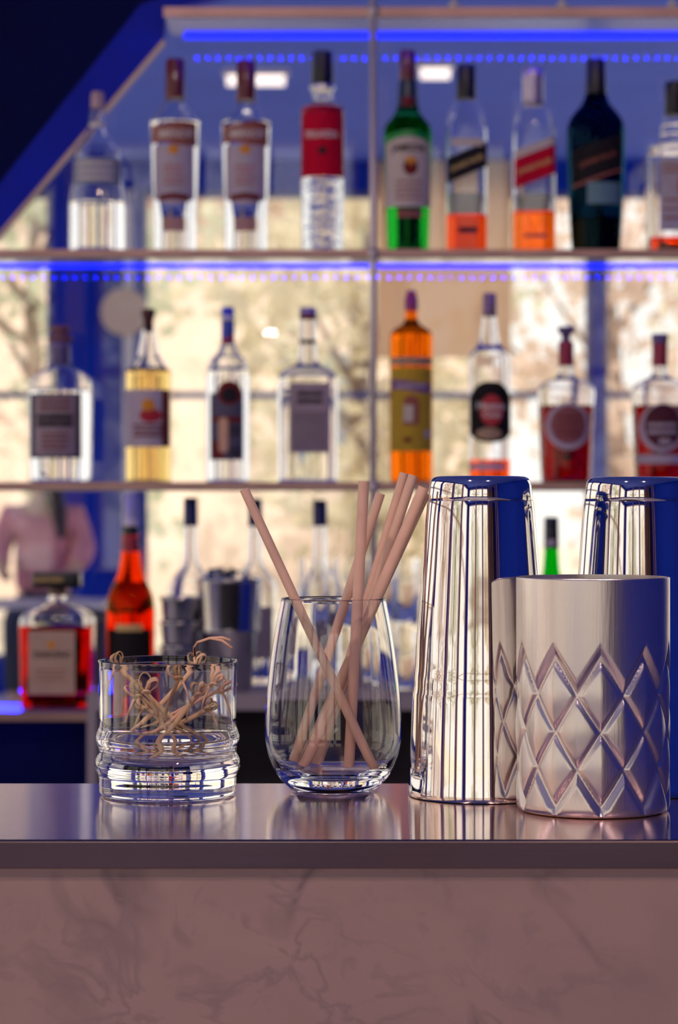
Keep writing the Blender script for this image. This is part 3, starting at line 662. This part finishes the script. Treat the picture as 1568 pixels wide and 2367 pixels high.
for i, (cx, top) in enumerate(((441, 1150), (590, 1153), (740, 1156))):
    b = Bottle('spirit_bottle', 'clear bottle with a dark cap standing behind the %s' % ['small steel cups', 'steel ice bucket', 'stacked tall glasses'][i], cx, zW, [(1586, 50), (1575, 53), (1370, 54), (1345, 48), (1328, 36), (1312, 24), (1290, 17), (1216, 15), (1190, 14)], CLEAR, liquid=(None, 1420), Z=3.885, group=LG)
    b.cap([(1216, 17), (1170, 16.5)], mat('navy_foil', (.03, .035, .12), .35), 'foil'); b.cap([(1171, 16.5), (top + 4, 16), (top, 14)], BLACK)
    b.patch('label', cx - 42, cx + 42, 1400, 1520, LILAC)
b = Bottle('liqueur_bottle', 'green bottle neck with a dark cap between the two shakers', 1275, zW, [(1591, 50), (1580, 52), (1430, 53), (1400, 48), (1370, 36), (1345, 26), (1320, 20), (1285, 17), (1240, 15)], glass('bright_green_glass', (.06, .80, .22), 1.42), liquid=(None, 1560), group=LG)
b.cap([(1268, 17.5), (1200, 16.5), (1195, 15)], BLACK, 'foil'); b.patch('neck_medal', 1258, 1285, lambda x: 1226 + .06 * (x - 1271) ** 2, lambda x: 1262 - .05 * (x - 1271) ** 2, LILAC, .001, cols=10, rows=4); b.patch('label', 1235, 1315, 1440, 1560, CREAM)

# steel buckets and cups
def cup(name, label, cx, Z, zb, prof, m, ribs=(), group=None, wall=.0015):
    s = thing(name, label, name.split('_')[-1], (PX(cx, Z), Z, zb), group); k = Z / F
    out = [(h * k, PZ(y, Z) - zb) for y, h in prof]; z0 = out[0][1]; out = [(r, z - z0) for r, z in out]
    inn = [(max(r - wall, .002), max(z, .004)) for r, z in out][::-1]
    o = MB().lathe(out + inn, 48).build('body', m, s); smooth_by_angle(o, 40)
    for y, h in ribs:
        z = PZ(y, Z) - zb - z0
        MB().lathe([(h * k, z - .0025), (h * k + .0022, z), (h * k, z + .0025)], 48, close=(False, False)).build('band', m, s, True)
    return s
cup('ice_bucket', 'tapered steel ice bucket with a deep rim band behind the rocks glass', 531, 3.775, zW, [(1595, 47), (1590, 52), (1462, 64), (1456, 70), (1346, 76), (1338, 77)], STEEL_D, ((1340, 77), (1455, 69)))
ib = bpy.data.objects['ice_bucket']
for i in range(5):
    a = i * 1.26; o = MB().box(-.013, .013, -.013, .013, -.013, .013).build('ice_cube', FINE, None, loc=(ib.location.x + .026 * math.cos(a), 3.775 + .026 * math.sin(a), zW + .172))
    o.rotation_euler = (a, .5 + a, .3); tag(o, 'clear ice cube heaped in the steel bucket, %s' % ['right', 'back right', 'back left', 'left front', 'front'][i], 'ice cube', 'ice cubes in the bucket')
for i in range(3):
    cup('steel_cup', 'small steel cup, %s of the stack left of the ice bucket' % ['lowest', 'middle', 'topmost'][i], 418, 3.78, zW + i * .038, [(1596, 34), (1592, 37), (1500, 45), (1494, 47)], STEEL_D, ((1496, 47),), 'stacked steel cups')
# tall glasses in two layers
for i, cx in enumerate((727, 806, 885, 938)):
    for j in range(2):
        Z = 3.80 if i != 2 else 3.87
        s = cup('highball_glass', 'tall clear glass stacked on the back bar, %s column from the left, %s layer' % (['first', 'second', 'third', 'fourth'][i], ['lower', 'upper'][j]), cx, Z, zW + j * .1035, [(1596, 27), (1592, 30), (1447, 35), (1444, 35)], FINE, (), 'tall glasses stacked two high', .002)
        s['category'] = 'glass'

# ================================================================== BAR COUNTER
CZ = 1.10; Y0, Y1 = 1.342, 1.606
bc = thing('bar_counter', 'bar counter with a brushed steel top and mauve marbled front', 'counter', (0, 0, 0))
t_ = (2009 - 1942) * Y0 / F
xl, xr = -1.7, 1.7
MARB = bpy.data.materials.new('mauve_marble'); MARB.use_nodes = True; _m['mauve_marble'] = MARB
nt = MARB.node_tree; pb = nt.nodes['Principled BSDF']; pb.inputs['Roughness'].default_value = .42
tc = nt.nodes.new('ShaderNodeTexCoord')
def noise(sc, det, dist, loc=(0, 0, 0), scl=(1, 1, 1)):
    mp = nt.nodes.new('ShaderNodeMapping'); mp.inputs['Location'].default_value = loc; mp.inputs['Scale'].default_value = scl; nt.links.new(tc.outputs['Object'], mp.inputs[0])
    n = nt.nodes.new('ShaderNodeTexNoise'); n.inputs['Scale'].default_value = sc; n.inputs['Detail'].default_value = det; n.inputs['Distortion'].default_value = dist; nt.links.new(mp.outputs[0], n.inputs['Vector']); return n.outputs['Fac']
def ramp(src, stops):
    r = nt.nodes.new('ShaderNodeValToRGB'); e = r.color_ramp.elements
    while len(e) < len(stops): e.new(.5)
    for q, (p, c) in zip(e, stops): q.position = p; q.color = c if len(c) == 4 else (*c, 1)
    nt.links.new(src, r.inputs[0]); return r.outputs[0]
def mix(a, b_, fac):
    x = nt.nodes.new('ShaderNodeMixRGB'); nt.links.new(fac, x.inputs[0]); nt.links.new(a, x.inputs[1])
    if isinstance(b_, tuple): x.inputs[2].default_value = b_
    else: nt.links.new(b_, x.inputs[2])
    return x.outputs[0]
base = ramp(noise(9, 6, .6), [(.3, (.34, .225, .22)), (.7, (.405, .265, .256))])
def veins(sc, loc, w, scl=(1, 1, 1), dist=1.3):
    return ramp(noise(sc, 4, dist, loc, scl), [(.5 - w, (0, 0, 0)), (.5, (1, 1, 1)), (.5 + w, (0, 0, 0))])
gate = ramp(noise(11, 3, .3, (3.1, 0, 1.7)), [(.50, (0, 0, 0)), (.66, (1, 1, 1))])
def mul(a, b_):
    x = nt.nodes.new('ShaderNodeMixRGB'); x.blend_type = 'MULTIPLY'; x.inputs[0].default_value = 1; nt.links.new(a, x.inputs[1]); nt.links.new(b_, x.inputs[2]); return x.outputs[0]
c1 = mix(base, (.20, .135, .14, 1), mul(veins(6.5, (1.3, 0, .4), .04, (1, 1, .8)), gate))
c2 = mix(c1, (.29, .195, .20, 1), mul(veins(14, (4.2, 0, 2.3), .06, (1, 1, 1.3), 2.0), ramp(noise(8, 2, .2, (9, 0, 3)), [(.48, (0, 0, 0)), (.62, (1, 1, 1))])))
c3 = mix(c2, (.32, .22, .225, 1), ramp(noise(70, 3, .2), [(.62, (0, 0, 0)), (.75, (1, 1, 1))]))
nt.links.new(c3, pb.inputs['Base Color'])
o = MB().box(xl, xr, Y0 + .0015, Y1, CZ - t_, CZ).build('steel_top', COUNTER, bc)
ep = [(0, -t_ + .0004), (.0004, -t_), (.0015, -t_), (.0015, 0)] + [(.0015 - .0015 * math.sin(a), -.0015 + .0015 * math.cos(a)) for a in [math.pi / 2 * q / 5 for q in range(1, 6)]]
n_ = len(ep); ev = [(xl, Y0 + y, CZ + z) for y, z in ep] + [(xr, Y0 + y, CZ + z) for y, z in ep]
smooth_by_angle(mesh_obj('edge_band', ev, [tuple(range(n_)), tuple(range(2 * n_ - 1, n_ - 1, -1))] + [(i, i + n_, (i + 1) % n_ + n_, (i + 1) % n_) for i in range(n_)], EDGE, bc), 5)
MB().box(xl + .01, xr, Y0 + .004, Y0 + .03, 0, CZ - t_).build('marble_front', MARB, bc)
MB().box(xl + .01, xl + .03, Y0 + .03, Y1 - .02, 0, CZ - t_).build('end_panel', DARK, bc)
MB().box(xl + .03, xr, Y1 - .04, Y1 - .02, 0, CZ - t_).build('rear_panel', DARK, bc)

# ------------------------------------------------------------------ rocks glass with knotted picks
def zr(y, Z): return PZ(y, Z) - CZ
RZ, RX = 1.5454, PX(388, 1.5454); rk = RZ / F
rg = thing('rocks_glass', 'short clear tumbler with two rounded ridges holding bamboo picks', 'glass', (RX, RZ, CZ))
op = [(1837, 148), (1833, 155), (1826, 158), (1800, 158.5), (1789, 160), (1776, 166), (1765, 168), (1754, 166), (1741, 160), (1733, 159), (1724, 161), (1714, 165), (1704, 166), (1692, 163), (1678, 159), (1660, 158), (1600, 159), (1535, 160.5), (1527, 160.8)]
fo = pchip([-a for a, _ in op], [q for _, q in op]); prof = [(fo(-y) * rk, max(0, zr(y, RZ))) for y in [1837 - i * (1837 - 1527) / 90 for i in range(91)]]
inn = [(1764, 60), (1762, 120), (1757, 146), (1745, 151), (1700, 152.5), (1640, 152), (1540, 154), (1528, 156)]
fi = pchip([-a for a, _ in inn], [q for _, q in inn]); pin = [(fi(-y) * rk, zr(y, RZ)) for y in [1764 - i * (1764 - 1528) / 50 for i in range(51)]]
rim = [((158.4 + 2.4 * math.cos(a)) * rk, zr(1527, RZ) + 2.4 * rk * math.sin(a)) for a in [math.pi * q / 10 for q in range(1, 10)]]
g = MB().lathe(prof + rim + pin[::-1], 128); smooth_by_angle(g.build('glass_wall', FINE, rg), 60)
BAM = [mat('bamboo_light', (.82, .55, .33), .65, var=.25, scale=60, stretch=(1, 1, .3)), mat('bamboo_olive', (.56, .39, .20), .65, var=.3, scale=60), mat('bamboo_pink', (.85, .52, .36), .65, var=.2, scale=60)]
def rp(px, py, d): return Vector(((px - 388) * rk, d * .001, zr(py, RZ)))
PICKS = [  # foot (px, row, depth mm), head (px, row, depth), material, loop size, loop lean, label
    ((490, 1733, -6), (268, 1545, 12), 1, 9, -.2, 'bamboo pick with its knot standing above the rim at far left'),
    ((430, 1755, -14), (345, 1592, -22), 0, 11, .5, 'bamboo pick with two round loops near the front of the glass'),
    ((470, 1738, 4), (322, 1606, -8), 1, 8, -.7, 'olive bamboo pick with its knot against the left of the glass'),
    ((299, 1698, 8), (449, 1545, 18), 0, 8, .15, 'bamboo pick whose knot and forked tail rise above the rim'),
    ((297, 1742, -10), (492, 1582, 4), 2, 9, .6, 'bamboo pick leaning right with a loop under the rim'),
    ((318, 1690, 16), (508, 1600, 10), 2, 9, .9, 'bamboo pick leaning far right against the wall of the glass'),
    ((348, 1756, -16), (462, 1598, -20), 0, 7, .3, 'bamboo pick standing steeply at the front, knot right of centre'),
    ((352, 1735, 12), (418, 1560, -24), 1, 7, -.5, 'bamboo pick with a short stub knot just under the front rim'),
    ((446, 1745, 14), (330, 1640, 18), 0, 6, -.9, 'bamboo pick low at the back with its knot to the left'),
    ((310, 1720, 2), (478, 1640, 14), 1, 6, 1.0, 'bamboo pick lying low towards the right at the back')]
for i, (ft, hd, mi, ls_, lean, lab) in enumerate(PICKS):
    a = rp(*ft); hpt = rp(*hd); d = (hpt - a).normalized()
    t = thing('bamboo_pick', lab, 'pick', (RX + a.x, RZ + a.y, CZ + a.z), 'bamboo picks in the rocks glass')
    L = (hpt - a).length; side = d.cross(Vector((0, 1, 0))).normalized(); up = side.cross(d).normalized()
    w = .00125 + .0004 * (i % 3 == 0)
    MB().sweep([d * (L * q) + side * (.0008 * math.sin(q * 3 + i)) for q in [k / 10 for k in range(11)]], w, w * .75, 8, taper=lambda q: min(1, .45 + 3 * q)).build('shaft', BAM[mi], t, True)
    top = d * L; k = ls_ * rk * 1.8
    rl = random.Random(i + 3)
    for s_, ph in ((1, 0), (-1, .5), (.3, .25)):
        pts = []; tl = lean * .9 + s_ * .42 + rl.uniform(-.2, .2); sz = k * rl.uniform(.85, 1.25); wd = rl.uniform(.34, .62); yo = rl.uniform(-.0025, .0025)
        for q in range(17):
            an = -math.pi / 2 + 2 * math.pi * q / 16
            x = math.cos(an) * sz * wd * (1.15 if math.sin(an) > 0 else .85); zq = (math.sin(an) + 1) * sz * 1.05
            pts.append(top + Vector((x * math.cos(tl) + zq * math.sin(tl), yo * (math.sin(an) + 1) + .0016 * math.cos(an), zq * math.cos(tl) - x * math.sin(tl))))
        MB().sweep(pts, .0004, .00125, 6, closed_ends=False, up=Vector((0, 1, 0))).build('loop', BAM[(mi + (s_ < 0)) % 3], t, True)
    MB().sweep([top + Vector((-.0022, -.001, -.001)), top + Vector((-.0008, -.0026, .0006)), top + Vector((.0012, -.0024, .0006)), top + Vector((.0022, -.0006, -.0008)), top + Vector((.001, .002, 0)), top + Vector((-.0014, .002, 0)), top + Vector((-.0022, -.001, -.001))], .0011, .0007, 6).build('knot', BAM[mi], t, True)
    if i == 3:
        hh = top + Vector((.001, 0, .0155))
        for e in ((.0215, .0015), (.0225, -.0035)):
            MB().sweep([top + Vector((0, 0, .001)), hh + Vector((-.002, 0, -.003)), hh, hh + Vector((.008, -.001, .0028)), hh + Vector((.016, -.002, .0028 + e[1] * .4)), hh + Vector((e[0], -.003, e[1]))], .0009, .0006, 6).build('tail', BAM[2], t, True)
    else:
        sg = 1 if i % 2 else -1
        MB().sweep([top, top + Vector((.003 * sg, -.001, -.003)), top + Vector((.006 * sg, -.0015, -.010)), top + Vector((.0075 * sg, -.001, -.016))], .001, .0005, 6, taper=lambda q: 1 - .5 * q).build('tail', BAM[(mi + 1) % 3], t, True)

# ------------------------------------------------------------------ stemless glass with straws
GZ = 1.563; GX = PX(771, GZ); gk = GZ / F
sg_ = thing('stemless_glass', 'tall stemless glass narrowing to the rim, holding pale straws', 'glass', (GX, GZ, CZ))
op = [(1829, 84), (1827, 91), (1822, 99), (1808, 114), (1790, 130), (1765, 144), (1735, 154), (1700, 159), (1640, 157), (1550, 148), (1470, 137), (1384, 121)]
fo = pchip([-a for a, _ in op], [q for _, q in op]); prof = [(fo(-y) * gk, max(0, zr(y, GZ))) for y in [1829 - i * (1829 - 1384) / 90 for i in range(91)]]
inn = [(1794, 20), (1793, 70), (1786, 108), (1770, 130), (1738, 148), (1700, 154.5), (1640, 153), (1550, 144.5), (1470, 133.8), (1386, 118)]
fi = pchip([-a for a, _ in inn], [q for _, q in inn]); pin = [(fi(-y) * gk, zr(y, GZ)) for y in [1794 - i * (1794 - 1386) / 70 for i in range(71)]]
rim = [((119.5 + 1.5 * math.cos(a)) * gk, zr(1384, GZ) + 1.5 * gk * math.sin(a)) for a in [math.pi * q / 10 for q in range(1, 10)]]
g = MB().lathe(prof + rim + pin[::-1], 128); smooth_by_angle(g.build('glass_wall', FINE, sg_), 60)
STRAW = [mat('straw_tan', (.74, .50, .39), .6, var=.10, scale=40, bump=.12), mat('straw_pink', (.78, .51, .40), .6, var=.12, scale=40, bump=.12)]
def gp(px, py, d): return Vector(((px - 771) * gk, d * .001, zr(py, GZ)))
STRAWS = [  # foot, head (px, row, depth mm), radius px, label
    ((866, 1776, -17), (567, 1131, -17), 11.0, 'pale straw leaning far out to the left'),
    ((806, 1780, -10), (841, 1113, -17), 12.4, 'pale straw standing almost upright in the middle'),
    ((676, 1770, 6), (881, 1141, 24), 11.4, 'pale straw behind the upright one, short tip leaning right'),
    ((734, 1782, 18.5), (937, 1093, 18.5), 10.8, 'tallest thin straw of the group leaning right'),
    ((728, 1784, 12.5), (957, 1098, 12.5), 11.6, 'straw with the second tallest tip, just right of the tallest'),
    ((700, 1780, -6), (979, 1127, -7), 12.6, 'thick straw in front leaning right to the shaker'),
    ((690, 1784, 16), (986, 1140, 0), 10.4, 'straw leaning farthest right, half hidden behind the thick one')]
for i, (ft, hd, rr, lab) in enumerate(STRAWS):
    a = gp(*ft); b_ = gp(*hd); t = thing('drinking_straw', lab, 'straw', (GX + a.x, GZ + a.y, CZ + a.z), 'straws in the stemless glass')
    r = rr * gk; d = (b_ - a); n = 24
    o = MB(); o.sweep([d * (k / n) for k in range(n + 1)], r, r, 20, closed_ends=False); o.sweep([d * (k / n) for k in range(n, -1, -1)], r * .8, r * .8, 20, closed_ends=False)
    for e in (0, n):      # ring ends joining the outer and inner wall
        A = e * 20; B = (n + 1) * 20 + (n - e) * 20
        ov = [Vector(o.v[A + j]) for j in range(20)]; iv = [Vector(o.v[B + j]) for j in range(20)]
        for j in range(20):
            k2 = min(range(20), key=lambda q: (iv[q] - ov[j]).length); k3 = min(range(20), key=lambda q: (iv[q] - ov[(j + 1) % 20]).length)
            q = (A + j, A + (j + 1) % 20, B + k3, B + k2); o.f.append(q)
    smooth_by_angle(o.build('straw_tube', STRAW[i % 2], t), 50)

# ------------------------------------------------------------------ shakers
def shaker(label, cx, Z, dy, sc=1.0):
    k = Z / F * sc; s = thing('cocktail_shaker', label, 'shaker', (PX(cx, Z), Z, CZ))
    z = lambda y: (1838 - y) * k
    lo = [(160, z(1838)), (166, z(1836)), (168, z(1832)), (166, z(1800)), (163, z(1720)), (159.5, z(1640)), (157.5, z(1602)), (157.0, z(1599))]
    MID = [(156.2, z(1599)), (155.2, z(1594)), (153.8, z(1565)), (151.5, z(1545)), (148, z(1480)), (141, z(1390)), (132, z(1270)), (122.5, z(1160)), (121.8, z(1157.4))]
    top = [(120.2, z(1157.4)), (121.2, z(1156)), (119.6, z(1140)), (117.6, z(1120)), (115.5, z(1112)), (111, z(1105)), (104, z(1101.5)), (92, z(1100)), (60, z(1099.6)), (10, z(1099.6))]
    sh = lambda P: [(r * k, q) for r, q in P]
    def fine(P, n=40):
        f_ = pchip([q for _, q in P], [r for r, _ in P]); a, b2 = P[0][1], P[-1][1]; return [(f_(a + (b2 - a) * i / n) * k, a + (b2 - a) * i / n) for i in range(n + 1)]
    smooth_by_angle(MB().lathe(sh(lo[:3]) + fine(lo[2:], 24)[1:], 128, close=(True, True)).build('lower_tin', STEEL, s), 40)
    smooth_by_angle(MB().lathe(fine(MID, 50), 128, close=(True, True)).build('upper_tin', STEEL, s), 40)
    smooth_by_angle(MB().lathe(sh(top), 128, close=(True, True)).build('cap', STEEL, s), 50)
    return s
shaker('tall polished steel shaker standing beside the straw glass', 1111, 1.542, 0)
shaker('polished steel shaker at the right edge, behind the patterned tumbler', 1471, 1.566, 0, .983)

# ------------------------------------------------------------------ patterned steel tumbler
TZ = 1.471; TX = PX(1371, TZ); tk = TZ / F; RT = 177 * tk; zt = zr(1333, TZ)
tm = thing('steel_tumbler', 'brushed steel tumbler embossed with diamonds, at the front right of the counter', 'tumbler', (TX, TZ, CZ))
yb = 1872.0 - (1872 - (HZ + .19 * F / TZ))          # row of the foot plane at this depth
def relief(a, y):
    """a in diamond columns, y in px rows: inward depth in m"""
    u = a - round(a); b_ = (y - 1514) / 165.0
    inside = min(b_ - abs(u), (2.0 - abs(u)) - b_)
    def soft(x): return x * x * (3 - 2 * x) if 0 < x < 1 else (0.0 if x <= 0 else 1.0)
    if inside >= 0:
        f1 = (b_ + u) % 1.0 - .5; f2 = (b_ - u) % 1.0 - .5
        xi, eta = f1 - f2, f1 + f2
        h = max(0.0, 1.03 - math.sqrt(xi * xi + .004) - eta * eta)
        edge = 1 - 2 * max(abs(f1), abs(f2))
        return .0012 * (1 - soft(edge / .26)) + .0024 * (1 - h) - .0006
    return .0030 * (1 - soft(-inside / .24))
SEG, ROWS = 420, 190
v = []; f = []; rows = []
ya, yz = yb, 1333.0
zz = [0.0, .0006, .0018, .0036] + [.0055 + (zt - .0055 - .0006) * i / (ROWS - 6) for i in range(ROWS - 5)] + [zt]
for z in zz:
    y = HZ + (H - CZ - z) * F / TZ
    e = 0 if z > .005 else (1 - math.sqrt(max(0, 1 - (1 - z / .005) ** 2))) * .0042
    for i in range(SEG):
        th = 2 * math.pi * i / SEG; a = (th + math.pi / 2 - math.radians(0)) / (math.pi / 5)
        dpt = relief(a, y) if 1400 < y < 1862 else 0.0
        r = RT - e - dpt - (.0004 if z >= zt - 1e-6 else 0)
        v.append((r * math.cos(th), r * math.sin(th), z))
n = len(zz)
for k in range(n - 1):
    for i in range(SEG):
        j = (i + 1) % SEG; f.append((k * SEG + i, k * SEG + j, (k + 1) * SEG + j, (k + 1) * SEG + i))
base_n = len(v)
f.append(tuple(range(SEG - 1, -1, -1)))
for z, dr in ((zt, .0016), (.006, .0045)):
    for i in range(SEG):
        th = 2 * math.pi * i / SEG; v.append(((RT - dr) * math.cos(th), (RT - dr) * math.sin(th), z))
for i in range(SEG):
    j = (i + 1) % SEG; f.append(((n - 1) * SEG + i, (n - 1) * SEG + j, base_n + j, base_n + i)); f.append((base_n + i, base_n + j, base_n + SEG + j, base_n + SEG + i))
f.append(tuple(base_n + SEG + i for i in range(SEG)))
o = mesh_obj('tumbler_wall', v, f, BRUSH, tm); smooth_by_angle(o, 50)
